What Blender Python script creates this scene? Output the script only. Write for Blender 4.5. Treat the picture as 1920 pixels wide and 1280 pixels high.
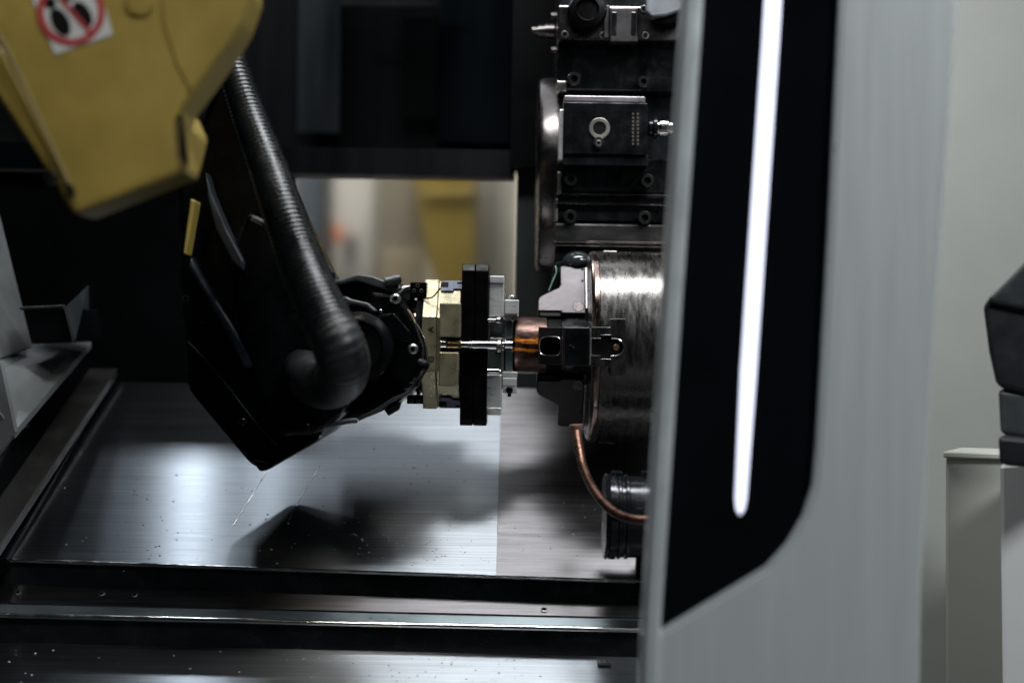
import bpy, bmesh, math, random
from mathutils import Vector, Matrix
R = math.radians
random.seed(7)
sc = bpy.context.scene
for o in list(bpy.data.objects): bpy.data.objects.remove(o)
COL = sc.collection

# ---------------------------------------------------------------- camera, world, lamps, exposure
F = 2629.0; D = 1.8; H = 1.2; ROLL = R(0.9)
cam = bpy.data.cameras.new('camera'); camo = bpy.data.objects.new('camera', cam); COL.objects.link(camo)
camo.matrix_world = Matrix.Translation((0, 0, H)) @ Matrix.Rotation(R(90), 4, 'X') @ Matrix.Rotation(ROLL, 4, 'Z')
cam.sensor_width = 36; cam.lens = 36 * F / 1920; cam.clip_end = 60; cam.clip_start = 0.05
cam.dof.use_dof = True; cam.dof.focus_distance = 1.72; cam.dof.aperture_fstop = 2.0
sc.camera = camo
w = bpy.data.worlds.new('World'); sc.world = w; w.use_nodes = True
bgn = w.node_tree.nodes['Background']; bgn.inputs[0].default_value = (0.55, 0.8, 1.0, 1); bgn.inputs[1].default_value = 0.012
sc.view_settings.view_transform = 'Standard'; sc.view_settings.look = 'None'; sc.view_settings.exposure = 0

def lamp(name, loc, target, sx, sy, power, col=(1, 1, 1), spread=180):
    l = bpy.data.lights.new(name, 'AREA'); l.shape = 'RECTANGLE'; l.size = sx; l.size_y = sy; l.energy = power; l.color = col
    l.spread = R(spread)
    o = bpy.data.objects.new(name, l); COL.objects.link(o); o.location = loc
    o.rotation_euler = (Vector(target) - Vector(loc)).to_track_quat('-Z', 'Y').to_euler()
    return o
lamp('machine_work_light', (0.16, 1.50, H + 1.0), (0.1, 1.75, H), 0.90, 0.16, 8.6, (0.97, 0.985, 1.0), 118)
lamp('rear_fill_light', (-0.28, 2.30, H + 1.35), (-0.24, 2.0, H - 0.2), 0.50, 1.9, 4.0, (0.90, 0.95, 1.0))  # added unseen lamp that puts bright bands on the sloping plates
lamp('rear_spot_light', (-0.75, 2.55, H + 1.1), (-0.5, 1.8, H - 0.2), 0.05, 0.08, 3.6, (0.85, 0.92, 1.0))
lamp('rear_spot_light', (-0.57, 2.55, H + 1.1), (-0.4, 1.8, H - 0.2), 0.03, 0.04, 1.4, (0.85, 0.92, 1.0))
lamp('aisle_fill_light', (1.6, -0.25, H + 1.9), (0.6, 1.3, H), 0.8, 0.5, 62, (0.93, 0.98, 1.0))  # unseen lamp added to brighten the door and right wall
lamp('aisle_fill_light', (-0.35, 0.5, H + 1.1), (-0.40, 1.22, H + 0.25), 0.2, 0.2, 0.25, (1.0, 0.95, 0.85), 36)  # narrow lamp added only to brighten the yellow cover
lamp('backdrop_fill_light', (-0.4, 3.1, H + 1.9), (-0.3, 4.2, H + 0.2), 1.2, 0.5, 62, (1.0, 0.95, 0.88), 120)  # added lamp for the reflection shapes behind the pane

# ---------------------------------------------------------------- geometry helpers
def W(px, py, d):
    u, v = px - 960, 640 - py
    x = u * math.cos(ROLL) - v * math.sin(ROLL); z = u * math.sin(ROLL) + v * math.cos(ROLL)
    return Vector((x / F * d, d, H + z / F * d))
ORI = {}
def empty(name, loc, label, cat, group=None):
    o = bpy.data.objects.new(name, None); COL.objects.link(o); o.location = loc; o.empty_display_size = .02
    o['label'] = label; o['category'] = cat
    if group: o['group'] = group
    ORI[o] = Vector(loc); return o
def obj(name, bm, mat, parent=None, smooth=False, kind=None, label=None, cat=None, group=None, ang=35):
    org = ORI.get(parent, Vector((0, 0, 0)))
    bmesh.ops.translate(bm, verts=bm.verts, vec=-org)
    me = bpy.data.meshes.new(name); bmesh.ops.recalc_face_normals(bm, faces=bm.faces); bm.to_mesh(me); bm.free()
    for m in (mat if isinstance(mat, (list, tuple)) else [mat]): me.materials.append(m)
    if smooth:
        for p in me.polygons: p.use_smooth = True
        me.set_sharp_from_angle(angle=R(ang))
    o = bpy.data.objects.new(name, me); COL.objects.link(o)
    if parent: o.parent = parent; ORI[o] = org
    if kind: o['kind'] = kind
    if label: o['label'] = label
    if cat: o['category'] = cat
    if group: o['group'] = group
    return o
def bev(bm, b, seg=2):
    if b:
        e = [e for e in bm.edges if len(e.link_faces) == 2 and e.calc_face_angle(0) > R(30)]
        bmesh.ops.bevel(bm, geom=e, offset=b, segments=seg, profile=.5, affect='EDGES', clamp_overlap=True)
    return bm
def boxbm(c, s, b=0, bm=None):
    own = bm is None
    if own: bm = bmesh.new()
    bmesh.ops.create_cube(bm, size=1, matrix=Matrix.Translation(c) @ Matrix.Diagonal((s[0], s[1], s[2], 1)))
    return bev(bm, b) if own else bm
def pbox(x0, y0, x1, y1, d, t, b=.0012, bm=None):
    """box whose camera-side face covers the measured rectangle at distance d, t metres deep"""
    c = W((x0 + x1) / 2, (y0 + y1) / 2, d); c.y = d + t / 2
    return boxbm(c, (abs(x1 - x0) / F * d, t, abs(y1 - y0) / F * d), b, bm)
def prism(pts, t, b=0, seg=2, dirv=(0, 1, 0), bm=None):
    own = bm is None
    if own: bm = bmesh.new()
    dv = Vector(dirv).normalized() * t
    a = [bm.verts.new(p) for p in pts]; c = [bm.verts.new(Vector(p) + dv) for p in pts]
    bm.faces.new(a); bm.faces.new(c[::-1])
    n = len(pts)
    for i in range(n): bm.faces.new((a[i], c[i], c[(i + 1) % n], a[(i + 1) % n]))
    bmesh.ops.recalc_face_normals(bm, faces=bm.faces)
    return bev(bm, b, seg) if own else bm
def ppoly(pts, d, t, b=.0012, seg=2):
    return prism([W(x, y, d) for x, y in pts], t, b, seg)
def lathe(prof, c, axis, n=48, bm=None, mi=None):
    """prof: list of (h, r) metres; axis unit vector; c centre"""
    if bm is None: bm = bmesh.new()
    ax = Vector(axis).normalized(); u = ax.orthogonal().normalized(); v = ax.cross(u); c = Vector(c)
    rings = []
    for h, r in prof:
        if r < 1e-6: rings.append([bm.verts.new(c + ax * h)])
        else: rings.append([bm.verts.new(c + ax * h + (u * math.cos(2 * math.pi * k / n) + v * math.sin(2 * math.pi * k / n)) * r) for k in range(n)])
    for i in range(len(rings) - 1):
        a, b = rings[i], rings[i + 1]
        for k in range(n):
            k2 = (k + 1) % n
            if len(a) == 1 and len(b) == 1: continue
            if len(a) == 1: f = bm.faces.new((a[0], b[k], b[k2]))
            elif len(b) == 1: f = bm.faces.new((a[k], b[0], a[k2]))
            else: f = bm.faces.new((a[k], b[k], b[k2], a[k2]))
            if mi and i in mi: f.material_index = mi[i]
    return bm
U = D / F
AX = W(890, 646, D).z            # height of the spindle axis
def xw(px, d=D): return (px - 960) / F * d
def cylx(x0, x1, r, yc=D, zc=None, c=0.0015, n=64):
    zc = AX if zc is None else zc
    a, b = xw(x0, D), xw(x1, D)
    return lathe([(a, 0), (a, r - c), (a + c * .3, r - c * .3), (a + c, r), (b - c, r), (b - c * .3, r - c * .3), (b, r - c), (b, 0)], (0, yc, zc), (1, 0, 0), n)
def tube(path, rad, n=20, bm=None, ring=None):
    if bm is None: bm = bmesh.new()
    N = len(path); prev = None; rings = []
    up = Vector((0, 1, .1))
    for i, p in enumerate(path):
        t = (path[min(i + 1, N - 1)] - path[max(i - 1, 0)]).normalized()
        u = (up - t * up.dot(t)).normalized() if prev is None else (prev - t * prev.dot(t)).normalized()
        prev = u; v = t.cross(u)
        r = rad(i / (N - 1)) if callable(rad) else rad
        rings.append([bm.verts.new(p + (u * math.cos(2 * math.pi * k / n) + v * math.sin(2 * math.pi * k / n)) * r) for k in range(n)])
    for i in range(N - 1):
        for k in range(n):
            bm.faces.new((rings[i][k], rings[i + 1][k], rings[i + 1][(k + 1) % n], rings[i][(k + 1) % n]))
    bm.faces.new(rings[0]); bm.faces.new(rings[-1][::-1])
    return bm
def spline(pts, m=12):
    out = []
    P_ = [pts[0] * 2 - pts[1]] + pts + [pts[-1] * 2 - pts[-2]]
    for i in range(1, len(P_) - 2):
        for k in range(m):
            t = k / m; a, b, c, d = P_[i - 1:i + 3]
            out.append(.5 * ((2 * b) + (c - a) * t + (2 * a - 5 * b + 4 * c - d) * t * t + (3 * b - a - 3 * c + d) * t ** 3))
    out.append(pts[-1].copy()); return out

# ---------------------------------------------------------------- materials
def mat(name, col, rough=.4, metal=0., var=.25, scale=40., stretch=(1, 1, 1), col2=None, bump=0., bscale=None, aniso=0., tang=None,
        rvar=.12, spec=.5, coat=0., stain=None, stain_amt=.0, stain_scale=12., emit=None):
    m = bpy.data.materials.new(name); m.use_nodes = True; nt = m.node_tree; N = nt.nodes; L = nt.links
    p = N['Principled BSDF']; p.inputs['Metallic'].default_value = metal; p.inputs['Roughness'].default_value = rough
    p.inputs['Specular IOR Level'].default_value = spec; p.inputs['Coat Weight'].default_value = coat; p.inputs['Coat Roughness'].default_value = .08
    tc = N.new('ShaderNodeTexCoord'); mp = N.new('ShaderNodeMapping'); mp.inputs['Scale'].default_value = stretch
    L.new(tc.outputs['Object'], mp.inputs[0])
    nz = N.new('ShaderNodeTexNoise'); nz.inputs['Scale'].default_value = scale; nz.inputs['Detail'].default_value = 8; nz.inputs['Roughness'].default_value = .62
    L.new(mp.outputs[0], nz.inputs[0])
    cr = N.new('ShaderNodeValToRGB'); cr.color_ramp.elements[0].position = .32; cr.color_ramp.elements[1].position = .68
    c2 = col2 or tuple(c * (1 - var) for c in col)
    cr.color_ramp.elements[0].color = (*c2, 1); cr.color_ramp.elements[1].color = (*col, 1)
    L.new(nz.outputs[0], cr.inputs[0]); out = cr.outputs[0]
    if stain:
        n2 = N.new('ShaderNodeTexNoise'); n2.inputs['Scale'].default_value = stain_scale; n2.inputs['Detail'].default_value = 9; n2.inputs['Roughness'].default_value = .7
        L.new(tc.outputs['Object'], n2.inputs[0])
        mr = N.new('ShaderNodeMapRange'); mr.inputs[1].default_value = .66 - stain_amt; mr.inputs[2].default_value = .74 - stain_amt * .6
        mr.inputs[4].default_value = .85
        L.new(n2.outputs[0], mr.inputs[0])
        mx = N.new('ShaderNodeMix'); mx.data_type = 'RGBA'; L.new(mr.outputs[0], mx.inputs[0]); L.new(out, mx.inputs[6]); mx.inputs[7].default_value = (*stain, 1)
        out = mx.outputs[2]
    L.new(out, p.inputs['Base Color'])
    mr = N.new('ShaderNodeMapRange'); mr.inputs[3].default_value = max(.03, rough - rvar); mr.inputs[4].default_value = min(1, rough + rvar)
    mr.inputs[1].default_value = .3; mr.inputs[2].default_value = .7
    L.new(nz.outputs[0], mr.inputs[0]); L.new(mr.outputs[0], p.inputs['Roughness'])
    if bump:
        n3 = N.new('ShaderNodeTexNoise'); n3.inputs['Scale'].default_value = bscale or scale * 4; n3.inputs['Detail'].default_value = 4
        L.new(mp.outputs[0], n3.inputs[0])
        b = N.new('ShaderNodeBump'); b.inputs['Strength'].default_value = bump; b.inputs['Distance'].default_value = .001
        L.new(n3.outputs[0], b.inputs['Height']); L.new(b.outputs[0], p.inputs['Normal'])
    if aniso:
        p.inputs['Anisotropic'].default_value = aniso
        cb = N.new('ShaderNodeCombineXYZ')
        for i in range(3): cb.inputs[i].default_value = (tang or (1, 0, 0))[i]
        L.new(cb.outputs[0], p.inputs['Tangent'])
    if emit:
        p.inputs['Emission Color'].default_value = (*emit[0], 1); p.inputs['Emission Strength'].default_value = emit[1]
    return m
M = {}
M['steel'] = mat('ground_steel', (.50, .47, .45), .28, 1, .25, 30, bump=.15, stain=(.20, .16, .14), stain_amt=.02)
M['steel_light'] = mat('milled_aluminium', (.82, .82, .81), .36, .7, .15, 60, (1, 1, 6), bump=.1)
M['brown_steel'] = mat('brown_disc_steel', (.165, .15, .148), .25, 1, .4, 20)
M['stainmat'] = mat('oil_stain', (.10, .09, .085), .3, 1)
M['steel_dark'] = mat('oily_black_steel', (.022, .025, .028), .22, .6, .5, 35, bump=.15)
M['holder'] = mat('oily_dark_tool_steel', (.042, .044, .047), .2, .9, .5, 40, bump=.2, bscale=60)
M['chuck'] = mat('worn_chuck_steel', (.15, .144, .138), .27, 1, .15, 60, (2, .6, .6), bump=.25, bscale=160, stain=(.12, .10, .085), stain_amt=.02, stain_scale=45, rvar=.1)
M['chuck_rim'] = mat('copper_tinted_rim', (.50, .38, .33), .2, 1, .5, 30, stain=(.13, .08, .06), stain_amt=.12, stain_scale=18)
M['jaw'] = mat('ground_jaw_steel', (.075, .07, .072), .42, 1, .25, 35, bump=.15, stain=(.27, .24, .24), stain_amt=-.02, stain_scale=45, rvar=.08)
M['black'] = mat('black_anodised', (.002, .002, .0022), .35, 0, .4, 60, bump=.1, spec=.08)
M['plastic'] = mat('black_cast_arm', (.0015, .002, .0026), .28, 0, .5, 25, bump=.4, bscale=50, spec=.2)
M['rubber'] = mat('dark_grey_hose_rubber', (.0035, .005, .006), .27, 0, .3, 60, bump=.1, spec=.65)
M['dome'] = mat('dusty_grey_rubber', (.013, .0155, .0175), .42, 0, .75, 28, bump=.3, spec=.5, rvar=.15)
M['gold'] = mat('champagne_anodised', (.45, .40, .27), .33, .75, .2, 50, bump=.15, stain=(.16, .14, .1), stain_amt=-.06, stain_scale=40)
M['gold2'] = mat('champagne_anodised_flange', (.62, .53, .42), .3, .85, .2, 50, bump=.1)
M['yellow'] = mat('robot_yellow_paint', (.27, .195, .042), .42, 0, .18, 14, bump=.1, spec=.4, col2=(.19, .14, .034), stain=(.17, .13, .045), stain_amt=.0, stain_scale=7)
M['white'] = mat('sticker_white', (.40, .41, .41), .5, 0, .1)
M['red'] = mat('sticker_red', (.27, .025, .03), .5, 0, .1)
M['ink_shade'] = mat('sticker_black_recess_shade', (.004, .004, .004), .6, 0, .1, spec=.08)  # print black, also painted as shade inside holes, slots and gaps
M['copper'] = mat('copper_tube', (.17, .085, .06), .3, .8, .5, 50, bump=.2)
M['brass'] = mat('brass', (.55, .42, .2), .3, 1, .2)
M['chrome'] = mat('bright_steel', (.85, .84, .82), .16, 1, .15, 60)
M['screw'] = mat('zinc_screw', (.70, .70, .69), .25, 1, .25, 80)
M['bscrew'] = mat('black_oxide_screw', (.07, .07, .07), .25, .9, .3, 80)
slope_t = (0, .9015, .4327)
M['cover'] = mat('brushed_cover_steel', (.37, .40, .43), .38, 1, .38, 9, (.6, 45, 45), bump=.0, aniso=.97, tang=(0, .9015, .4327), stain=(.20, .19, .19), stain_amt=-.005, stain_scale=14, rvar=.05)
M['cover2'] = mat('rusty_cover_steel', (.245, .238, .245), .42, 1, .4, 9, (1, 18, 18), bump=.0, aniso=.96, tang=(0, .9015, .4327), stain=(.13, .085, .075), stain_amt=.02, stain_scale=9, rvar=.05)
M['silver'] = mat('silver_door_paint', (.53, .55, .555), .45, .1, .04, 10, (8, 8, .4), spec=.5)
M['trim'] = mat('satin_door_trim', (.66, .69, .70), .35, .35, .1, 20)
M['glass'] = mat('black_gloss_panel', (.004, .0045, .006), .12, 0, .3, 10, spec=.45, rvar=.04)
M['led'] = mat('light_strip', (.9, .9, 1), .4, emit=((.76, .80, 1.0), 1.3))
M['wall'] = mat('grey_green_plaster', (.29, .30, .275), .75, 0, .13, 5, bump=.2, bscale=60)
M['cream'] = mat('cream_post_paint', (.42, .43, .38), .5, 0, .06, 6)
M['offwhite'] = mat('offwhite_cabinet_paint', (.62, .62, .61), .45, 0, .05, 6)
M['dark'] = mat('machine_dark_sheet', (.0015, .002, .0025), .45, 0, .5, 6, spec=.08)
M['window'] = mat('dark_back_panel', (.0018, .003, .0038), .4, .0, .6, 5, spec=.12, stretch= (3, 1, .25), aniso=.7, tang=(0, 0, 1))
M['lgrey'] = mat('grey_cast_bracket', (.13, .14, .14), .6, 0, .35, 12, bump=.4)
M['rail'] = mat('brown_grey_rail', (.045, .043, .041), .4, .6, .25, 30)
def flat(n, c, r=.6): return mat(n, c, r, 0, .12, 6)

# workpiece: scaled copper with noisy orange bands
m = mat('orange_banded_workpiece', (.14, .085, .07), .36, .7, .8, 60, (.7, 1, 1), bump=.4, bscale=200, stain=(.022, .012, .01), stain_amt=.10, stain_scale=70); M['work'] = m
nt = m.node_tree; N = nt.nodes; L = nt.links; p = N['Principled BSDF']
tc = N.new('ShaderNodeTexCoord'); mp = N.new('ShaderNodeMapping'); mp.inputs['Scale'].default_value = (22, 60, 90); L.new(tc.outputs['Object'], mp.inputs[0])
nz = N.new('ShaderNodeTexNoise'); nz.inputs['Scale'].default_value = 1.4; nz.inputs['Detail'].default_value = 9; nz.inputs['Roughness'].default_value = .7; L.new(mp.outputs[0], nz.inputs[0])
sx = N.new('ShaderNodeSeparateXYZ'); L.new(tc.outputs['Object'], sx.inputs[0])
def band(zc, hw):
    a = N.new('ShaderNodeMath'); a.operation = 'SUBTRACT'; L.new(sx.outputs[2], a.inputs[0]); a.inputs[1].default_value = zc
    b = N.new('ShaderNodeMath'); b.operation = 'ABSOLUTE'; L.new(a.outputs[0], b.inputs[0])
    c = N.new('ShaderNodeMapRange'); c.inputs[1].default_value = 0; c.inputs[2].default_value = hw; c.inputs[3].default_value = .19; c.inputs[4].default_value = -.12; L.new(b.outputs[0], c.inputs[0]); return c.outputs[0]
mx0 = N.new('ShaderNodeMath'); mx0.operation = 'MAXIMUM'; L.new(band(10 * U, 15 * U), mx0.inputs[0]); L.new(band(-8 * U, 10 * U), mx0.inputs[1])
ad = N.new('ShaderNodeMath'); ad.operation = 'ADD'; L.new(mx0.outputs[0], ad.inputs[0]); L.new(nz.outputs[0], ad.inputs[1])
mr = N.new('ShaderNodeMapRange'); mr.inputs[1].default_value = .55; mr.inputs[2].default_value = .68; L.new(ad.outputs[0], mr.inputs[0])
old = p.inputs['Base Color'].links[0].from_socket
mx = N.new('ShaderNodeMix'); mx.data_type = 'RGBA'; L.new(mr.outputs[0], mx.inputs[0]); L.new(old, mx.inputs[6]); mx.inputs[7].default_value = (.70, .21, .02, 1)
L.new(mx.outputs[2], p.inputs['Base Color'])
mm = N.new('ShaderNodeMapRange'); mm.inputs[3].default_value = .85; mm.inputs[4].default_value = .0; L.new(mr.outputs[0], mm.inputs[0]); L.new(mm.outputs[0], p.inputs['Metallic'])

# ---------------------------------------------------------------- shared screw meshes
def screw_mesh(name, m1, m2, style='cap'):
    bm = bmesh.new()
    if style == 'cap': prof = [(0, 1), (.8, 1), (.95, .92), (1, .86), (1, .5), (.45, .46), (.45, 0)]
    elif style == 'ring': prof = [(0, 1), (.15, 1), (.18, .9), (.18, .62), (-.3, .6), (-.3, 0)]
    else: prof = [(0, 1), (.25, .97), (.5, .75), (.6, .5), (.6, .4), (.2, .36), (.2, 0)]
    lathe(prof, (0, 0, 0), (0, -1, 0), 24, bm, {len(prof) - 3: 1, len(prof) - 2: 1})  # socket faces take the second material, painting the shade inside
    bmesh.ops.recalc_face_normals(bm, faces=bm.faces)
    me = bpy.data.meshes.new(name); bm.to_mesh(me); bm.free(); me.materials.append(m1); me.materials.append(m2)
    for q in me.polygons: q.use_smooth = True
    me.set_sharp_from_angle(angle=R(40)); return me
SM = {'cap': screw_mesh('screw', M['screw'], M['ink_shade'], 'cap'), 'button': screw_mesh('button_screw', M['screw'], M['ink_shade'], 'button'),
      'black': screw_mesh('black_screw', M['bscrew'], M['ink_shade'], 'cap'), 'ring': screw_mesh('ring', M['screw'], M['ink_shade'], 'ring')}
def screw(kind, px, py, d, rpx, parent, rot=(0, 0, 0), name='screw'):
    o = bpy.data.objects.new(name, SM[kind]); COL.objects.link(o); o.parent = parent
    o.location = W(px, py, d) - ORI[parent]; s = rpx / F * d; o.scale = (s, s, s); o.rotation_euler = rot; ORI[o] = ORI[parent]
    return o

# ---------------------------------------------------------------- setting: sloping way covers
def FP(px, py, off=0.):
    q = W(px, py, 1.0); zs = q.z - H
    d = (off - 1.078) / (zs - .48)
    return W(px, py, d)
def onplane(x, d, off): return Vector((x, d, H - 1.078 + off + .48 * d))
NRM = Vector((0, -.4327, .9015))
def slab(fl, fr, dback, off, t, b=0):
    a, c = FP(*fl, off), FP(*fr, off)
    pts = [a, c, onplane(c.x, dback, off), onplane(a.x, dback, off)]
    return prism(pts, t, b, 2, -NRM)
r = empty('way_cover', FP(600, 1070), 'upper sloping brushed steel cover plates beneath the gripper, rust-stained on the right', 'way cover')
def yl(x): return 1047 + (x - 0) * (1088 - 1047) / 1200
obj('steel_plate', slab((14, yl(14)), (930, yl(930)), 2.10, 0, .004), M['cover'], r)
obj('rusty_plate', slab((930.5, yl(930.5)), (1330, yl(1330)), 2.10, 0, .004), M['cover2'], r, label='brown rust-tinted plate on the right, darkened where the floor reflection ends')  # darker base colour paints the edge of the floor's bright reflection; tint is rust
a, c = FP(6, yl(6) + 1, -.001), FP(1330, yl(1330) + 1, -.001)
obj('front_skirt', prism([a + Vector((0, .002, 0)) - NRM * .004, c + Vector((0, .002, 0)) - NRM * .004, c + Vector((0, .006, -.032)), a + Vector((0, .006, -.032))], .01, .0), M['steel_dark'], r)  # near-black material paints the shade below the plate edge
# bright folded lip
lp = [FP(14 + (1300 - 14) * k / 20, yl(14 + (1300 - 14) * k / 20) + 1, 0) for k in range(21)]
obj('folded_lip', tube(lp, .0017, 8), M['chrome'], r, True)
# side seams and scratches (welded seam ridges on the plate)
for (x0, y0, x1, y1) in ((437, 985, 500, 885), (540, 975, 600, 872)):
    obj('scratch_ridge', tube([FP(x0, y0, .0004), FP(x1, y1, .0004)], .0003, 6), M['chrome'], r, True)
r2 = empty('way_cover', FP(600, 1160, -.034), 'narrow middle cover plate with screws and a bright rounded front lip', 'way cover')
def ym(x): return 1153 + x * (1181 - 1153) / 1200
obj('cover_plate', slab((-30, ym(-30) - 24), (1330, ym(1330) - 24), 1.80, -.034, .004), M['cover2'], r2)
a, c = FP(-30, ym(-30) - 24, -.036), FP(1330, ym(1330) - 24, -.036); a2, c2 = FP(-30, ym(-30), -.040), FP(1330, ym(1330), -.040)
obj('bent_flange', prism([a, c, c2, a2], .003, 0, 2, (0, .5, -1)), mat('teal_grey_flange', (.16, .19, .20), .35, .9, .3, 20, (.3, 1, 1)), r2)
lp = [FP(-30 + 1360 * k / 20, ym(-30 + 1360 * k / 20), -.038) for k in range(21)]
obj('rounded_lip', tube(lp, .0032, 12), M['chrome'], r2, True)
obj('front_skirt', prism([lp[0] + Vector((0, .004, -.002)), lp[-1] + Vector((0, .004, -.002)), lp[-1] + Vector((0, .008, -.034)), lp[0] + Vector((0, .008, -.034))], .01), M['steel_dark'], r2)  # dark face stands for the shaded gap under the lip
for sxp, syp in ((33, 1111), (190, 1113), (252, 1115), (1020, 1142)):
    o = screw('ring', sxp, syp, FP(sxp, syp, -.032).y, 6, r2, (R(-64), 0, 0), 'flat_screw')
r3 = empty('way_cover', FP(600, 1240, -.075), 'lowest brushed steel cover plate running along the bottom edge', 'way cover')
a, c = FP(-80, 1330, -.075), FP(1330, 1330, -.075)
obj('cover_plate', prism([a, c, onplane(c.x, 1.72, -.075), onplane(a.x, 1.72, -.075)], .004, 0, 2, -NRM), M['cover'], r3)
q = FP(1133, 1242, -.072)
ORI_r3 = ORI[r3]
obj('clip', boxbm(q, (.016, .012, .004), .001), M['cover2'], r3)
o = screw('cap', 1128, 1241, q.y - .002, 3, r3, (R(-64), 0, 0)); o = screw('cap', 1139, 1242, q.y - .002, 3, r3, (R(-64), 0, 0))
# droplets: uncountable coolant drops
bm = bmesh.new()
for k in range(420):
    if k < 330: px_, py_, of = random.uniform(120, 1190), random.triangular(800, 1080, 1030), 0
    else: px_, py_, of = random.uniform(0, 1190), random.uniform(1215, 1279), -.075
    if random.random() < .5: px_ = random.gauss(780, 90); px_ = max(30, min(1190, px_))
    q = FP(px_, py_, of); rr = random.uniform(.0004, .0017)
    bmesh.ops.create_icosphere(bm, subdivisions=1, radius=rr, matrix=Matrix.Translation(q) @ Matrix.Diagonal((1, 1, .6, 1)))
m = mat('coolant_drop', (.55, .6, .6), .08, .3, .0)
obj('coolant_droplets', bm, m, None, True, 'stuff', 'scattered coolant droplets on the steel covers', 'droplets')

# left side edge of the slope: rails running back
r = empty('side_rail', FP(60, 980, .02), 'brown-grey guide rail receding along the left machine wall', 'rail')
def strip(p0, p1, p2, p3, t=.012): return prism([p0, p1, p2, p3], t, .001, 2, -NRM)
obj('rail_bar', strip(FP(-70, 1030, .03), FP(-30, 1068, .03), FP(220, 690, .03), FP(168, 690, .03)), M['rail'], r)
obj('rail_bed', prism([FP(-250, 1060, .005), FP(12, 1047, .005), FP(222, 690, .005), FP(120, 660, .005)], .02, .001, 2, -NRM), M['dark'], r)
for sxp, syp in ((131, 698), (144, 813), (50, 799)): screw('ring', sxp, syp, FP(sxp, syp, .02).y, 5, r, (R(-60), 0, 0))
r = empty('cast_bracket', W(60, 700, 1.9), 'light grey cast bracket with wedge shelf at the left machine wall', 'bracket')
obj('upright', prism([W(-120, 380, 1.75), W(-20, 360, 1.95), W(52, 652, 1.95), W(-80, 700, 1.75)], .02, .001), M['lgrey'], r)
obj('shelf', prism([W(52, 645, 2.0), W(172, 640, 2.05), W(28, 808, 1.72), W(-60, 700, 1.75), ], .01, .001, 2, (0, 0, -1)), M['lgrey'], r)
obj('shelf_side', prism([W(0, 680, 1.75), W(28, 810, 1.715), W(-10, 860, 1.72), W(-100, 760, 1.75)], .012, 0, 2, (0, 1, 0)), M['lgrey'], r)
r = empty('junction_box', W(90, 640, 1.9), 'small black box with pale rim standing on the grey shelf', 'box')
obj('body', prism([W(42, 578, 1.86), W(120, 576, 1.86), W(136, 638, 1.86), W(58, 640, 1.86)], .15, .002), M['dark'], r)
obj('side_panel', prism([W(122, 576, 1.858), W(165, 535, 2.0), W(165, 600, 2.0), W(138, 638, 1.858)], .004, 0, 2, (0, 1, 0)), mat('dark_slate_sheet', (.03, .038, .042), .5), r)
obj('rim', tube([W(38, 578, 1.855), W(121, 574, 1.855), W(138, 640, 1.855)], .0022, 8), M['rail'], r)

# machine walls
def struct(name, bm, m): return obj(name, bm, m, None, kind='structure')
def wallrect(x0, y0, x1, y1, d, t=.01): return pbox(x0, y0, x1, y1, d, t, 0)
struct('back_wall', wallrect(965, 322, 1900, 1000, 2.16, .02), mat('dark_teal_sheet', (.050, .060, .058), .4, .5, .4, 6, (1, 1, .3)))
struct('back_wall', wallrect(-400, 322, 545, 1000, 2.16, .02), M['dark'])
struct('back_wall', wallrect(545.5, 702, 964.5, 1000, 2.16, .02), M['dark'])
r = empty('back_window', W(760, 320, 2.13), 'wide dark smoked panel across the back above the shapes that stand for reflections', 'panel')
obj('panel', wallrect(-900, -1500, 1200, 312, 2.9, .012), M['window'], r)
obj('side_panel', wallrect(966.5, -900, 1900, 321, 2.12, .012), M['dark'], r)
obj('lower_beam', wallrect(-500, 270, 965, 319, 2.14, .02), M['window'], r)
obj('bottom_trim', wallrect(-500, 320, 965, 325, 2.138, .03), M['rail'], r)
obj('light_baffle', boxbm((-.4, 2.95, H + .50), (5, .02, .22)), M['dark'], r)  # unseen board added to keep the backdrop lamp off the panel
for x0, x1, y0, y1 in ((752, 822, 30, 225),): obj('dark_reflection_strip', pbox(x0, y0, x1, y1, 2.84, .01, .002), M['dark'], r)  # dark strip, part of the painted reflections on the panel
obj('pale_reflection_strip', pbox(824, -200, 962, 268, 2.86, .008, .002), mat('slate_reflection', (.0085, .015, .020), .45, .0, .7, 3, (4, 1, .3), spec=.15, aniso=.7), r)  # paler strip paints a soft vertical reflection on the dark panel
obj('pale_reflection_strip', pbox(560, -200, 640, 250, 2.86, .008, .002), mat('teal_reflection', (.006, .011, .013), .4, .0, .6, 5, (3, 1, .3)), r)  # second strip of painted reflection
obj('lit_edge', pbox(640, 2, 822, 12, 2.83, .004, .001), M['rail'], r)
struct('side_wall', boxbm((-.86, 1.9, H), (.02, 1.2, 2.2)), M['dark'])

pm = mat('blur_pane_plastic', (.80, .82, .82), .17, 0, .02, rvar=.01)
pn = pm.node_tree.nodes['Principled BSDF']; pn.inputs['Transmission Weight'].default_value = 1; pn.inputs['IOR'].default_value = 1.22
obj('reflection_blur_pane', wallrect(540, 326, 964, 720, 2.152, .006), pm, r)  # added pane that blurs the shapes like a brushed steel reflection
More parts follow.
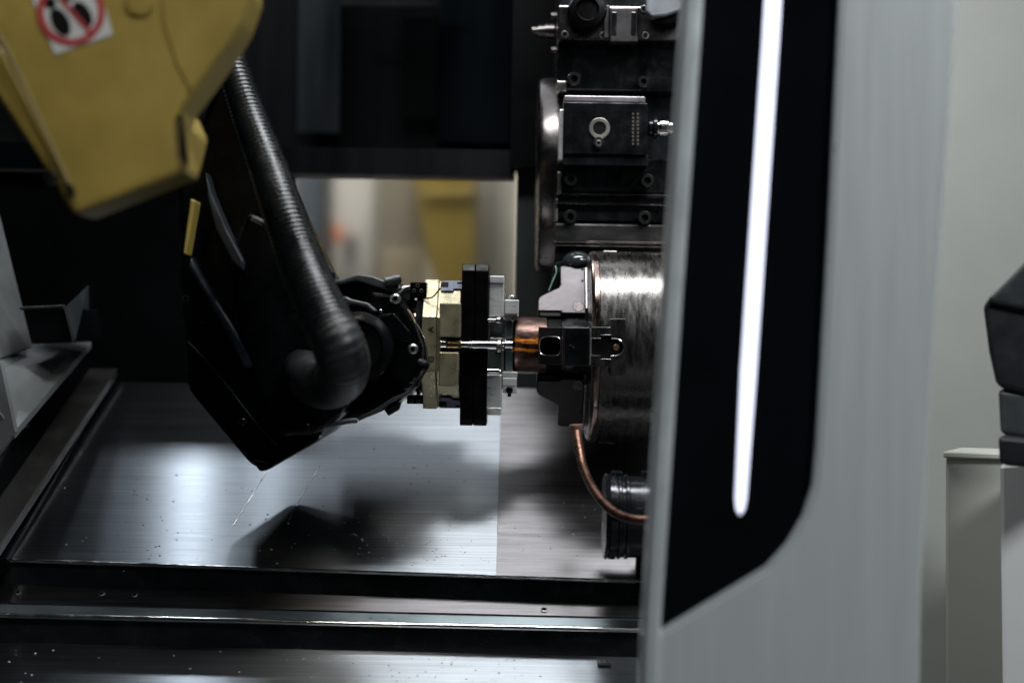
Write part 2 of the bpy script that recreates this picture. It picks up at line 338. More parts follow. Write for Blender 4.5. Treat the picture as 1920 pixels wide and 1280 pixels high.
# added shapes behind the pane, standing for reflections in a steel sheet
struct('reflection_backdrop', boxbm((-.4, 4.6, 1.3), (5, .05, 3.4)), flat('reflection_beige', (.34, .32, .27)))  # added beige backdrop for the reflection shapes
struct('workshop_floor', boxbm((0, 3.4, -.05), (7, 7, .1)), flat('workshop_floor_grey', (.12, .12, .12)))
def far(name, label, cat, parts):
    c = parts[0][1]; r = empty(name, W(sum(a[0] for a in c) / len(c), max(a[1] for a in c), parts[0][2]), label, cat)
    for nm, pts, d, t, m in parts: obj(nm, ppoly(pts, d, t, .004), m, r)
far('yellow_reflection', 'added yellow shape standing for a reflection in the back sheet behind the gripper', 'machine', [
    ('column', [(770, 280), (890, 280), (892, 760), (840, 760), (812, 520), (790, 430)], 3.5, .3, M['yellow']),
    ('base_band', [(792, 360), (892, 360), (892, 366), (793, 366)], 3.49, .008, flat('ochre', (.3, .22, .06)))])
far('grey_reflection', 'added grey-beige shape standing for a reflection right of the yellow one', 'cabinet', [
    ('body', [(893, 250), (966, 250), (966, 780), (893, 780)], 3.6, .3, flat('reflection_greige', (.24, .23, .20))),
    ('dark_stripe', [(918, 250), (925, 250), (925, 780), (918, 780)], 3.585, .01, flat('greige_dark', (.15, .145, .13)))])
far('brown_reflection', 'added brown upright shape standing for a reflection left of the yellow one', 'crate', [
    ('body', [(705, 300), (768, 300), (790, 480), (808, 760), (700, 760), (712, 420)], 3.7, .3, flat('reflection_brown', (.13, .115, .085))),
    ('lower_panel', [(716, 470), (798, 470), (805, 760), (716, 760)], 3.66, .03, flat('reflection_tan', (.24, .20, .13)))])
far('pale_reflection', 'added pale shape with orange and dark marks standing for a reflection on the left', 'machine', [
    ('panel', [(618, 300), (700, 300), (700, 760), (618, 760)], 3.9, .2, flat('reflection_pale', (.30, .29, .27))),
    ('orange_patch', [(620, 425), (640, 420), (645, 450), (622, 455)], 3.8, .05, flat('orange', (.5, .14, .05))),
    ('dark_patch', [(640, 440), (668, 438), (668, 500), (642, 500)], 3.8, .05, flat('darkg', (.05, .055, .055)))])
far('blue_reflection', 'added blue-grey shape standing for a reflection at the far left', 'post', [
    ('post_body', [(545, 300), (598, 300), (602, 760), (552, 760)], 3.4, .1, flat('reflection_blue', (.10, .13, .17))),
    ('dark_edge', [(598, 300), (616, 300), (618, 760), (602, 760)], 3.42, .1, flat('reflection_dark', (.03, .035, .035)))])

# ---------------------------------------------------------------- chuck
CH = empty('lathe_chuck', (xw(1180), D, AX), 'large round worn steel chuck with three stepped jaws at centre right', 'lathe chuck')
Rc = 178 * U
x0, x1 = xw(1100), xw(1330)
f = 8 * U
prof = [(x0, 0), (x0, Rc - f * 1.2)] + [(x0 + f * (1 - math.cos(a)), Rc - f * 1.2 + f * 1.2 * math.sin(a)) for a in (R(22), R(45), R(67), R(90))]
prof += [(x0 + f + 6 * U, Rc), (x0 + f + 7 * U, Rc - 1.2 * U), (x0 + f + 8 * U, Rc)]
n1 = len(prof)
prof += [(x1, Rc), (x1, 0)]
mi = {i: 1 for i in range(1, 7)}
obj('chuck_body', lathe(prof, (0, D, AX), (1, 0, 0), 128, None, mi), [M['chuck'], M['chuck_rim']], CH, True)
obj('rim_groove', lathe([(xw(1232), Rc - 2 * U), (xw(1232), Rc + .6 * U), (xw(1240), Rc + .6 * U), (xw(1240), Rc - 2 * U)], (0, D, AX), (1, 0, 0), 96), M['chuck_rim'], CH, True)
obj('locating_ring', cylx(1052, 1102, 50 * U), M['steel_dark'], CH, True)
obj('work_stop', cylx(1024.5, 1052, 50 * U), M['ink_shade'], CH, True)
obj('locating_lip', cylx(1060, 1098, 52.5 * U, c=.001), M['steel_dark'], CH, True)
t = 34 * U
def jaw(theta):
    """stepped jaw in (x, r) profile, thickness 2t, turned theta about the axis (0 = towards the camera)"""
    rot = Matrix.Translation((0, D, AX)) @ Matrix.Rotation(theta, 4, 'X')
    def place(bm): bmesh.ops.transform(bm, matrix=rot, verts=bm.verts); return bm
    def pr(pts, tt, b=.0012):
        return prism([(xw(x), -r_ * U, -tt) for x, r_ in pts], 2 * tt, b, 3, (0, 0, 1))
    j = obj('jaw', place(pr([(1008, 56), (1008, 78), (1010, 85), (1015, 90), (1047, 108), (1050, 113), (1050, 156), (1097, 156), (1097, 52), (1052, 52), (1052, 56)], t)), M['jaw'], CH)
    # serration strip between jaw and chuck face
    bm = bmesh.new()
    for k in range(46): boxbm((xw(1099.2), -(160 - k * 2.1) * U, 0), (2.6 * U, 1.2 * U, 2 * t * .96), 0, bm)
    s = obj('serrations', place(bm), M['steel_light'], j)
    obj('backing_strip', place(boxbm((xw(1101.5), -112 * U, 0), (2.4 * U, 100 * U, 2 * t * .98))), M['steel'], j)
    obj('grip_pad', place(boxbm((xw(1031), -54 * U, 0), (40 * U, 16 * U, 2 * t * .9), .001)), M['black'], j)
    # pocket in the step, with a bright rim
    rx, rz = 19 * U, 17 * U; cx = xw(1029); pts = []
    for k in range(32):
        a = 2 * math.pi * k / 32; ca, sa = math.cos(a), math.sin(a)
        pts.append((cx + rx * math.copysign(abs(ca) ** .6, ca), math.copysign(abs(sa) ** .6, sa) * rz))
    def topr(x): return (90 + (x / U + 960 - 1015) * 18 / 32 if x > xw(1015) else 90 - (xw(1015) - x) / U * .7)
    bm = bmesh.new(); o_ = []
    for s_, dr in ((1.12, .3), (1.0, 1.0), (.93, -9), (.80, -13)):
        o_.append([bm.verts.new((cx + (x - cx) * s_, -(topr(cx + (x - cx) * s_) + dr) * U, z * s_)) for x, z in pts])
    for q in range(3):
        for k in range(32): bm.faces.new((o_[q][k], o_[q][(k + 1) % 32], o_[q + 1][(k + 1) % 32], o_[q + 1][k])).material_index = 0 if q == 0 else 1
    ff = bm.faces.new(o_[3]); ff.material_index = 1
    # lift: the dark recess sits proud as a shallow dish
    bmesh.ops.translate(bm, verts=bm.verts, vec=(0, -10.5 * U, 0)) if False else None
    return j, place, topr, bm
def fronted(j, place, bm): return obj('pocket', place(bm), [M['chrome'], M['steel_dark']], j, True)
jaws = []
for th in (0, R(-120), R(120)):
    j, place, topr, bm = jaw(th)
    # cut a true pocket with a boolean-free dish: carve by boolean modifier
    cut = bmesh.new(); rx, rz = 19 * U, 17 * U; cx = xw(1029); pts = []
    for k in range(32):
        a = 2 * math.pi * k / 32; ca, sa = math.cos(a), math.sin(a)
        pts.append(Vector((cx + rx * math.copysign(abs(ca) ** .55, ca), -130 * U, math.copysign(abs(sa) ** .55, sa) * rz)))
    prism(pts, 62 * U, 0, 2, (0, 1, 0), cut)
    place(cut); bmesh.ops.recalc_face_normals(cut, faces=cut.faces)
    if abs(th) < .01:
        bmesh.ops.translate(cut, verts=cut.verts, vec=-ORI[CH])
        me = bpy.data.meshes.new('cut'); cut.to_mesh(me); co = bpy.data.objects.new('cut', me); COL.objects.link(co); co.location = ORI[CH]
        md = j.modifiers.new('pocket', 'BOOLEAN'); md.object = co; md.solver = 'EXACT'
        bpy.context.view_layer.update()
        dg = bpy.context.evaluated_depsgraph_get(); nm = bpy.data.meshes.new_from_object(j.evaluated_get(dg)); j.modifiers.clear(); j.data = nm
        bpy.data.objects.remove(co)
        rim = [Vector((pp.x, -(topr(pp.x) + .6) * U, pp.z)) for pp in pts]; rim.append(rim[0].copy())
        obj('pocket_shade', place(boxbm((cx, -71.5 * U, 0), (rx * 2 - .0002, 5 * U, rz * 2 - .0002))), M['ink_shade'], j)  # black plate paints the shade inside the pocket
        b2 = tube(rim, .9 * U, 8); obj('pocket_rim', place(b2), M['chrome'], j, True)
    bm.free(); cut.free()
    # cap plate on the tall step, darker
    obj('clamp_plate', place(boxbm((xw(1073), -157.2 * U, 0), (38 * U, 2.6 * U, 2 * t * .94), .0006)), M['holder'], j)
    if th == 0:
        for kx, kz in ((1063, 2), (1068, -1)): obj('pin', place(lathe([(0, 1.6 * U), (1.2 * U, 1.4 * U), (1.2 * U, 0)], (xw(kx), -158.4 * U, kz * U), (0, -1, 0), 10)), M['chrome'], j)
    else:
        for kx, kr in ((1092, 150), (1092, 124)):
            sg = 1
            for sgn in (1, -1): obj('dowel_hole', place(lathe([(0, 2.4 * U), (.0006, 2.4 * U), (.0006, 0)], (xw(kx), -kr * U, sgn * t), (0, 0, sgn), 14)), M['ink_shade'], j)  # flat black discs paint the dark inside the holes
        if th < 0 or th > 0:
            for sgn in (1, -1): obj('round_stain', place(lathe([(0, 11 * U), (.0004, 10 * U), (.0004, 0)], (xw(1084), -66 * U, sgn * t), (0, 0, sgn), 24)), M['stainmat'], j)
    # master jaw: T piece let into the body's outside
    T = [(1100, 0), (1100, 34), (1131, 34), (1131, 49), (1158, 49), (1158, -49), (1131, -49), (1131, -34), (1100, -34)]
    slot = [(1099, 15), (1115, 15), (1115, 21), (1133, 21), (1133, 15)] + [(1140 + 15 * math.cos(a), 15 * math.sin(a)) for a in [R(80 - 20 * k) for k in range(9)]] + [(1133, -15), (1133, -21), (1115, -21), (1115, -15), (1099, -15)]
    outer = [(1099, 34), (1131, 34), (1131, 49), (1158, 49), (1158, -49), (1131, -49), (1131, -34), (1099, -34)]
    ring = outer + slot[::-1]
    zt = -177 * U
    bm = prism([(xw(x), zt - 7 * U, z * U) for x, z in ring], 20 * U, .0009, 2, (0, 1, 0))
    obj('master_jaw', place(bm), M['chuck'], CH)
    obj('slot_shade', place(boxbm((xw(1128), -176.5 * U, 0), (57 * U, 6 * U, 43 * U))), M['ink_shade'], CH)  # black block paints the shade in the shallow slot
    sl = [Vector((xw(x), zt - 7.3 * U, z * U)) for x, z in slot]
    obj('slot_edge', place(tube(sl, .8 * U, 6)), M['chrome'], CH, True)
    sl = [Vector((xw(x), zt - 7.3 * U, z * U)) for x, z in outer[:4]]
    obj('slot_edge', place(tube(sl, .7 * U, 6)), M['chrome'], CH, True)
    obj('brass_screw', place(lathe([(0, 5.5 * U), (3 * U, 5.5 * U), (4 * U, 4.5 * U), (4 * U, 2.2 * U), (3 * U, 2 * U), (3.6 * U, 0)], (xw(1142), -179.5 * U, 0), (0, -1, 0), 24)), M['brass'], CH, True)
# stamped marks on the chuck body (illegible rows)
bm = bmesh.new()
for base in (38, -52, -60):
    for row in range(4):
        for k in range(9):
            if random.random() < .3: continue
            th = R(base - k * 2.0); xx = xw(1122 + row * 8 + random.uniform(-1, 1))
            rr = Rc + .0002
            c = Vector((xx, D - rr * math.cos(th), AX + rr * math.sin(th)))
            bmesh.ops.create_cube(bm, size=1, matrix=Matrix.Translation(c) @ Matrix.Rotation(-th, 4, 'X') @ Matrix.Diagonal((random.uniform(1.5, 3.5) * U, .0004, 2.2 * U, 1)))
obj('stamped_marks', bm, M['stainmat'], CH, kind='stuff')

# ---------------------------------------------------------------- workpiece
WP = empty('workpiece', (xw(1005), D, AX), 'short round coppery steel billet with orange bands held between gripper and chuck', 'workpiece')
obj('billet', lathe([(xw(961), 0), (xw(961), 40 * U), (xw(963), 50 * U), (xw(966), 53 * U), (xw(1024), 53 * U), (xw(1024), 0)], (0, D, AX), (1, 0, 0), 64), M['work'], WP, True)

# ---------------------------------------------------------------- gripper
GR = empty('robot_gripper', (xw(860), D, AX), 'champagne and black parallel gripper with aluminium jaws reaching for the orange-banded billet', 'gripper')
obj('mounting_flange', cylx(760, 800, 92 * U), M['gold2'], GR, True)
def octx(xa, xb, r_, b=.001, rot=22.5):
    pts = []
    for k in range(8):
        a = R(rot + 45 * k); pts.append((xw(xa), D + math.cos(a) * r_ / math.cos(R(22.5)), AX + math.sin(a) * r_ / math.cos(R(22.5))))
    return prism(pts, (xb - xa) * U, b, 2, (1, 0, 0))
obj('gripper_body', octx(798, 824, 119 * U), M['gold'], GR)
obj('gripper_body', octx(824.2, 866, 116 * U), M['gold'], GR)
# raised guide blocks
df = D - 127 * U
obj('guide_block', pbox(824, 568, 864, 632, df, 30 * U, .0014), M['gold'], GR)
obj('guide_block', pbox(823, 660, 859, 724, df, 30 * U, .0014), M['gold'], GR)
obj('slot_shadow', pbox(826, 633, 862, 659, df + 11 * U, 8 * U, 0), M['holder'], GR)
# top and bottom T-slot inserts
for s in (1, -1):
    z = AX + s * 121 * U
    def tz(pts, h, m, nm, b=.0006):
        obj(nm, prism([(xw(x), D - yy * U, z) for x, yy in pts], h, b, 2, (0, 0, s)), m, GR)
    # lies on the upper/lower chamfer: tilt handled by placing on the chamfer plane
    nrm = Vector((0, -.7071, .7071 * s)); tv = Vector((0, .7071, .7071 * s)); cc = Vector((0, D, AX)) + nrm * 117 * U
    def ch(pts, off, h, m, nm, b=.0005): obj(nm, prism([cc + Vector((xw(x), 0, 0)) + tv * q * U + nrm * off * U for x, q in pts], h * U, b, 2, nrm), m, GR)
    ch([(829, 18), (829, 46), (868, 46), (868, 24), (852, 24), (852, 18)], 0, 3, mat('slate_insert', (.09, .10, .13), .4, .6), 't_slot_insert')
    ch([(828, 28), (828, 40), (842, 40), (842, 28)], 3, 1.2, M['ink_shade'], 'slot_opening')  # thin black plates paint the dark of the openings
    ch([(858, 37), (858, 41), (868, 41), (868, 37)], 3, 1.2, M['ink_shade'], 'slot_opening')
# sensor blocks with three screws
for (x0, y0, x1, y1, scr) in ((769, 529, 800, 558, ((783, 535), (776, 545), (790, 545))), (763, 741, 793, 757, ((771, 752), (785, 752)))):
    b_ = obj('sensor_block', pbox(x0, y0, x1, y1, D - 85 * U, 44 * U, .0012), M['black'], GR)
    for a in scr: screw('ring', a[0], a[1], D - 85 * U, 3.6, b_)
obj('cable_stub', tube(spline([W(748, 548, D - 70 * U), W(758, 541, D - 70 * U), W(770, 540, D - 70 * U)]), 5 * U, 12), M['steel_light'], GR, True)
# two black finger plates, ends chamfered
for xa, xb in ((868, 891.2), (892.2, 916)):
    pts = []
    for sy, sz in ((-1, -1), (-1, 1), (1, 1), (1, -1)):
        pass
    hy, hz, c = 62, 146, 13
    prof = [(-hy, hz - c), (-hy + c * .7, hz), (hy, hz), (hy, -hz), (-hy + c * .7, -hz), (-hy, -hz + c)]
    obj('finger_plate', prism([(xw(xa), D - 40 * U + a * U, AX + b * U) for a, b in prof], (xb - xa) * U, .0009, 2, (1, 0, 0)), M['black'], GR)
fd = D - 75 * U
obj('finger_pad', pbox(917, 517, 945, 594, fd, 90 * U, .0012), M['steel_light'], GR)
obj('finger_pad', pbox(912, 702, 940, 778, fd, 90 * U, .0012), M['steel_light'], GR)
obj('pad_cap', pbox(917.5, 517, 944.5, 531, fd - 3 * U, 80 * U, .0012), M['steel_light'], GR)
obj('pad_cap', pbox(912.5, 764, 939.5, 778, fd - 3 * U, 80 * U, .0012), M['steel_light'], GR)
obj('clamp_bar', pbox(941, 596, 949, 642, fd + 5 * U, 50 * U, .0008), M['chrome'], GR)
obj('clamp_bar', pbox(944, 551, 948, 600, fd + 25 * U, 30 * U, .0006), M['chrome'], GR)
obj('clamp_bar', pbox(939, 655, 944, 702, fd + 5 * U, 50 * U, .0006), M['steel'], GR)
obj('jaw_insert', pbox(946, 562, 973, 589, fd, 70 * U, .001), M['steel_light'], GR)
obj('jaw_insert', pbox(944, 590, 972, 600, fd + 2 * U, 66 * U, .0008), M['steel'], GR)
obj('jaw_insert', pbox(942, 708, 969, 724, fd, 70 * U, .001), M['steel_light'], GR)
obj('jaw_insert', pbox(942, 697, 970, 707, fd + 2 * U, 66 * U, .0008), M['steel_light'], GR)
obj('jaw_insert', pbox(943, 725, 969, 737, fd + 1.5 * U, 66 * U, .0008), M['steel_light'], GR)
# jaw screws: upper stands up, lower seen in a round pocket
up = screw('cap', 960, 561, fd + 18 * U, 7, GR, (R(-90), 0, 0)); up.scale *= 1.0
obj('screw_washer', lathe([(0, 8 * U), (2 * U, 8 * U), (2 * U, 0)], W(960, 563, fd + 18 * U), (0, 0, 1), 24), M['bscrew'], GR, True)
screw('black', 955, 731, fd + 2 * U, 7, GR)
obj('lower_stud', lathe([(0, 3.5 * U), (10 * U, 3.5 * U), (10 * U, 0)], W(955, 733, fd), (0, 0, -1), 16), M['bscrew'], GR, True)
obj('back_plate', pbox(917, 596, 961, 702, D + 10 * U, 12 * U, .0008), mat('green_grey_steel', (.17, .21, .21), .3, .8, .2, 20), GR)
obj('front_bracket', pbox(948, 601, 961, 636, D - 50 * U, 30 * U, .0008), mat('teal_steel', (.12, .155, .155), .3, .8), GR)
obj('front_bracket', pbox(947, 657, 961, 697, D - 50 * U, 30 * U, .0008), mat('teal_steel', (.10, .13, .14), .3, .8), GR)
# rods
def rod(nm, segs, py, dd, m):
    bm = bmesh.new(); zc = W(900, py, dd).z; pr_ = []
    for (xa, xb, r_) in segs: pr_ += [(xw(xa, dd), r_ * .82 * dd / F), (xw(xa + 1.2, dd), r_ * dd / F), (xw(xb - 1.2, dd), r_ * dd / F), (xw(xb, dd), r_ * .82 * dd / F)]
    pr_ = [(pr_[0][0], 0)] + pr_ + [(pr_[-1][0], 0)]
    obj(nm, lathe(pr_, (0, dd, zc), (1, 0, 0), 28, bm), m, GR, True)
rd = D - 112 * U
rod('guide_rod', [(838, 866, 9)], 646.5, rd, mat('brown_oiled_rod', (.22, .17, .09), .25, .9))
rod('rod_screw_head', [(825, 838, 9.5)], 645, rd - 4 * U, M['chrome'])
rod('guide_rod', [(862, 880, 6.5), (880, 884, 8.5), (884, 932, 8)], 646.5, rd, M['chrome'])
rod('rod_nut', [(932, 940, 11.5)], 648, rd, M['steel'])
rod('guide_pin', [(941, 946, 5), (946, 962, 7.5)], 645, rd + 25 * U, M['chrome'])
rod('guide_pin', [(914, 936, 5), (936, 940, 3)], 695, rd + 30 * U, M['chrome'])
rod('guide_pin', [(896, 930, 3.5), (930, 938, 6)], 600, rd + 30 * U, M['steel'])
obj('clamp_edge', pbox(918, 632, 942, 637, D - 45 * U, 20 * U, .001), M['chrome'], GR)
def text(s, px, py, d, size, rotz, parent, m, name='engraved_letter'):
    cu = bpy.data.curves.new('t', 'FONT'); cu.body = s; cu.size = size; cu.extrude = .0001; cu.align_x = 'CENTER'; cu.align_y = 'CENTER'
    to = bpy.data.objects.new('t', cu); COL.objects.link(to); bpy.context.view_layer.update()
    me = bpy.data.meshes.new_from_object(to.evaluated_get(bpy.context.evaluated_depsgraph_get())); bpy.data.objects.remove(to)
    me.transform(Matrix.Translation(W(px, py, d) - ORI[parent]) @ Matrix.Rotation(rotz, 4, 'Y') @ Matrix.Rotation(R(90), 4, 'X'))
    me.materials.clear(); me.materials.append(m); o = bpy.data.objects.new(name, me); COL.objects.link(o); o.parent = parent; ORI[o] = ORI[parent]
text('A', 808, 617, D - 119.6 * U, 14 * U, R(-90), GR, M['holder'])
text('D', 808, 673, D - 119.6 * U, 14 * U, R(90), GR, M['holder'])

# ---------------------------------------------------------------- robot arm
RB = empty('industrial_robot', W(300, 500, 1.6), 'yellow robot arm with black wrist and ribbed hose entering from upper left', 'robot arm')
def yel(pts, d, t, b, nm, m=None): return obj(nm, ppoly(pts, d, t, b, 3), m or M['yellow'], RB)
body = yel([(-160, -160), (480, -160), (470, -10), (452, 42), (432, 78), (404, 118), (362, 176), (340, 205), (331, 232), (333, 268), (349, 322), (136, 405), (100, 340), (-40, 130), (-160, -20)], 1.22, .06, .006, 'yellow_cover')
# raised facet on the upper right, groove line, small fasteners
yel([(300, -160), (478, -158), (466, -10), (448, 42), (428, 78), (400, 118), (358, 172), (330, 120), (305, 40)], 1.2182, .01, .0012, 'raised_facet')
obj('edge_flange', prism([W(-160, -60, 1.215), W(5, 95, 1.215), W(135, 352, 1.215), W(122, 372, 1.222), W(98, 335, 1.222), W(-60, 90, 1.222)], .008, .003, 2), M['yellow'], RB)
obj('cover_groove', tube([W(-20, 40, 1.2175), W(22, 110, 1.2175), W(75, 225, 1.2175), W(130, 345, 1.2175)], .0022, 8), mat('olive_shadow_gap', (.16, .12, .04), .7), RB)
screw('black', 97, 334, 1.214, 13, RB); 
obj('hinge_tab', ppoly([(118, 340), (130, 345), (137, 362), (126, 368)], 1.208, .01, .001), M['ink_shade'], RB)
obj('yellow_boss', lathe([(0, 26 / F * 1.22), (.002, 24 / F * 1.22), (.0035, 0)], W(262, 6, 1.219), (0, -1, 0), 32), M['yellow'], RB, True)
yel([(338, 200), (352, 212), (369, 250), (352, 318), (340, 285), (333, 240)], 1.30, .05, .004, 'yellow_bracket')
yel([(357, 372), (366, 376), (348, 478), (343, 474)], 1.55, .03, .002, 'yellow_link')
obj('gap_shade', ppoly([(333, 225), (338, 206), (346, 250), (352, 300), (349, 320), (336, 288)], 1.2165, .004, .0008), M['ink_shade'], RB)  # black crescent paints the dark gap beside the bracket
# prohibition sticker
def stick(pts, d, m, nm, par): return obj(nm, prism([W(x, y, d) for x, y in pts], .0004, 0, 2), m, par)
sg = stick([(30, -70), (165, -95), (212, 65), (103, 102), (65, 10)], 1.2188, M['white'], 'warning_sign', RB)
cx_, cy_ = 133, 22
bm = bmesh.new(); n = 48; ro, ri = 64, 51
A = [[bm.verts.new(W(cx_ + rr * math.cos(2 * math.pi * k / n), cy_ + rr * math.sin(2 * math.pi * k / n), 1.2180)) for k in range(n)] for rr in (ro, ri)]
for k in range(n): bm.faces.new((A[0][k], A[0][(k + 1) % n], A[1][(k + 1) % n], A[1][k]))
obj('prohibition_ring', bm, M['red'], sg)
def ell(cx, cy, a, b, rot, d=1.2183): return stick([(cx + a * math.cos(q) * math.cos(rot) - b * math.sin(q) * math.sin(rot), cy + a * math.cos(q) * math.sin(rot) + b * math.sin(q) * math.cos(rot)) for q in [2 * math.pi * k / 24 for k in range(24)]], d, M['ink_shade'], 'footprint', sg)
ell(113, 42, 29, 16, R(62)); ell(155, 27, 27, 15, R(58)); ell(94, 6, 11, 11, 0); ell(128, -8, 12, 11, 0)
stick([(92, -22), (98, -26), (176, 62), (170, 67)], 1.2176, M['red'], 'prohibition_bar', sg)
# black forearm and wrist castings
PL = M['plastic']
def blk(pts, d, t, b, nm='arm_casting', m=None): return obj(nm, ppoly(pts, d, t, b, 3), m or PL, RB)
blk([(330, 330), (372, 240), (420, 110), (470, 240), (540, 400), (600, 520), (640, 560), (640, 700), (600, 822), (498, 881), (470, 874), (350, 730), (335, 560)], 1.62, .22, .012)
blk([(352, 500), (376, 540), (420, 620), (455, 690), (490, 692), (462, 650), (398, 550), (356, 478)], 1.60, .03, .004, 'rib_sheen', mat('blue_black_sheen', (.012, .017, .026), .35))  # lighter facet paints blue-grey sheen on the casting
blk([(384, 320), (398, 365), (425, 430), (457, 490), (455, 508), (436, 492), (404, 430), (388, 370)], 1.59, .03, .006, 'rib_sheen', mat('slate_sheen', (.028, .037, .044), .4))  # slate tone paints the stronger grey-blue sheen
blk([(462, 395), (560, 440), (650, 620), (640, 780), (590, 815), (520, 820), (440, 640), (430, 480)], 1.60, .1, .008, 'forearm_cover')
# wrist head
blk([(600, 524), (640, 528), (690, 516), (728, 530), (752, 560), (780, 600), (797, 640), (800, 690), (782, 726), (742, 760), (690, 782), (600, 800), (585, 700)], 1.70, .18, .012, 'wrist_casting')
obj('wrist_flange', lathe([(xw(700), 0), (xw(700), 118 * U), (xw(752), 112 * U), (xw(776), 96 * U), (xw(792), 78 * U), (xw(796), 60 * U), (xw(796), 0)], (0, D, AX), (1, 0, 0), 64), PL, RB, True)
obj('wrist_collar', lathe([(xw(786), 94 * U), (xw(790), 96 * U), (xw(796), 88 * U), (xw(798), 84 * U), (xw(798), 0)], (0, D - 30 * U, AX), (1, 0, 0), 64), M['steel_dark'], RB, True)
# shields and covers on the wrist
def wire(pts, d, rr, m, nm, n=10): return obj(nm, tube(spline([W(x, y, dd) for x, y, dd in [(p_[0], p_[1], p_[2] if len(p_) > 2 else d) for p_ in pts]]), rr, n), m, RB, True)
M['edgegrey'] = mat('worn_edge_plastic', (.055, .062, .066), .35, .1, .5, 60)
blk([(597, 527), (640, 524), (672, 514), (700, 518), (730, 530), (745, 518), (748, 540), (735, 548), (700, 536), (668, 525), (640, 533), (598, 535)], 1.655, .05, .002, 'top_guard', M['edgegrey'])
obj('guard_knuckle', lathe([(0, 9 * U), (26 * U, 9 * U), (28 * U, 7 * U), (28 * U, 0)], W(722, 529, 1.65), (1, .2, .25), 24), M['edgegrey'], RB, True)
blk([(602, 512), (628, 510), (629, 521), (622, 522), (616, 527), (604, 524)], 1.66, .02, .001, 'cable_clip', M['steel_dark'])
blk([(615, 568), (648, 555), (656, 560), (690, 568), (706, 582), (700, 586), (684, 576), (655, 570), (618, 577)], 1.63, .03, .002, 'curved_guard', M['edgegrey'])
blk([(690, 545), (742, 548), (775, 600), (792, 650), (790, 700), (760, 735), (720, 700), (704, 600)], 1.655, .05, .006, 'side_cover')
blk([(706, 590), (738, 585), (768, 620), (772, 640), (752, 640), (716, 628)], 1.645, .012, .003, 'cover_boss', M['plastic'])
obj('bearing_cap', lathe([(0, 62 * U), (.012, 60 * U), (.016, 50 * U), (.017, 44 * U), (.014, 40 * U), (.014, 0)], W(672, 650, 1.64), (0, -1, 0), 48), PL, RB, True)
for px_, py_, rr, k in ((741, 560, 10.5, 'button'), (774, 654, 10.5, 'button'), (722, 648, 8, 'black'), (697, 586, 7, 'black'), (714, 583, 3.5, 'button'), (718, 617, 5, 'black'), (770, 720, 4, 'black'), (702, 710, 5, 'black')):
    screw(k, px_, py_, 1.645 if k != 'black' else 1.64, rr, RB)
obj('wrist_knob', lathe([(0, 9 * U), (14 * U, 10 * U), (17 * U, 8 * U), (20 * U, 0)], W(786, 680, 1.66), (.9, -.5, -.45), 24), M['steel_dark'], RB, True)
obj('wrist_pin', lathe([(0, 10 * U), (3 * U, 9.5 * U), (5 * U, 6 * U), (5 * U, 0)], W(798, 660, 1.72), (1, -.2, 0), 24), M['chrome'], RB, True)
wire([(672, 786), (700, 772), (735, 750), (765, 735), (780, 708)], 1.655, .0022, M['edgegrey'], 'seal_edge')
wire([(765, 588), (785, 615), (797, 645), (800, 668)], 1.70, .0016, M['chrome'], 'wrist_ring')
wire([(757, 575), (776, 606), (790, 640)], 1.685, .0012, M['edgegrey'], 'wrist_ring')
blk([(764, 578), (772, 588), (780, 606), (772, 612), (764, 596)], 1.67, .01, .001, 'brass_label', mat('brown_label', (.45, .33, .22), .35, .6))
blk([(720, 768), (752, 752), (748, 768), (728, 780)], 1.69, .02, .002, 'torn_seal', M['edgegrey'])
# bottom tip details
blk([(470, 860), (500, 866), (560, 838), (598, 815), (597, 826), (500, 882), (486, 884)], 1.612, .03, .004, 'lower_lip')
wire([(575, 812), (600, 800), (650, 790), (670, 788)], 1.61, .003, M['edgegrey'], 'seal_edge')

# ribbed hose
hp = [(412, 50, 1.62), (437, 130, 1.60), (466, 215, 1.58), (499, 305, 1.55), (530, 395, 1.52), (558, 475, 1.50), (588, 550, 1.475), (619, 618, 1.455)]
path = spline([W(*a) for a in hp], 8)
# resample at even arc length, four rings per rib
def resample(pth, step):
    out = [pth[0].copy()]; need = step
    for a, b in zip(pth, pth[1:]):
        seg = (b - a).length; t0 = 0
        while seg - t0 >= need: t0 += need; out.append(a.lerp(b, t0 / seg)); need = step
        need -= seg - t0
    return out
rib = .0056
path = resample(path, rib / 4); n = len(path)
def hr(t):
    i = round(t * (n - 1)); base = .0160 + .0105 * t ** 1.1
    return base + (.0011 if i % 4 in (1, 2) else -.0006)
obj('ribbed_hose', tube(path, hr, 28), M['rubber'], RB, True, ang=80)
# elbow at the hose end: tube bending down and back into the wrist
ep = [(614, 608, 1.457), (634, 645, 1.452), (643, 682, 1.465), (634, 710, 1.50), (606, 722, 1.54), (578, 706, 1.58), (560, 670, 1.64)]
path = resample(spline([W(*a) for a in ep], 8), rib / 4); n = len(path)
def hr2(t):
    i = round(t * (n - 1)); rr = .0268 + .0012 * math.sin(min(1, t * 2) * math.pi) - .010 * max(0, t - .45)
    return rr + (.0005 if i % 4 in (1, 2) else -.0003) * (1 - .5 * t)
obj('hose_elbow', tube(path, hr2, 32), M['dome'], RB, True, ang=80)
for ya, yb in ((538, 566), (543, 575)):
    wire([(775, ya, D - 80 * U), (762, ya + 2, D - 85 * U), (752, (ya + yb) / 2, D - 92 * U), (744, yb, D - 96 * U)], 0, .0012, M['black'], 'sensor_cable')
wire([(795, 560, D - 90 * U), (812, 556, D - 104 * U), (826, 540, D - 112 * U)], 0, .0009, M['black'], 'sensor_cable')
for bx, by in ((380, 600), (410, 700), (455, 790), (500, 850), (575, 800), (350, 560)): screw('black', bx, by, 1.60 if bx > 440 and by < 815 else 1.62, 7, RB)
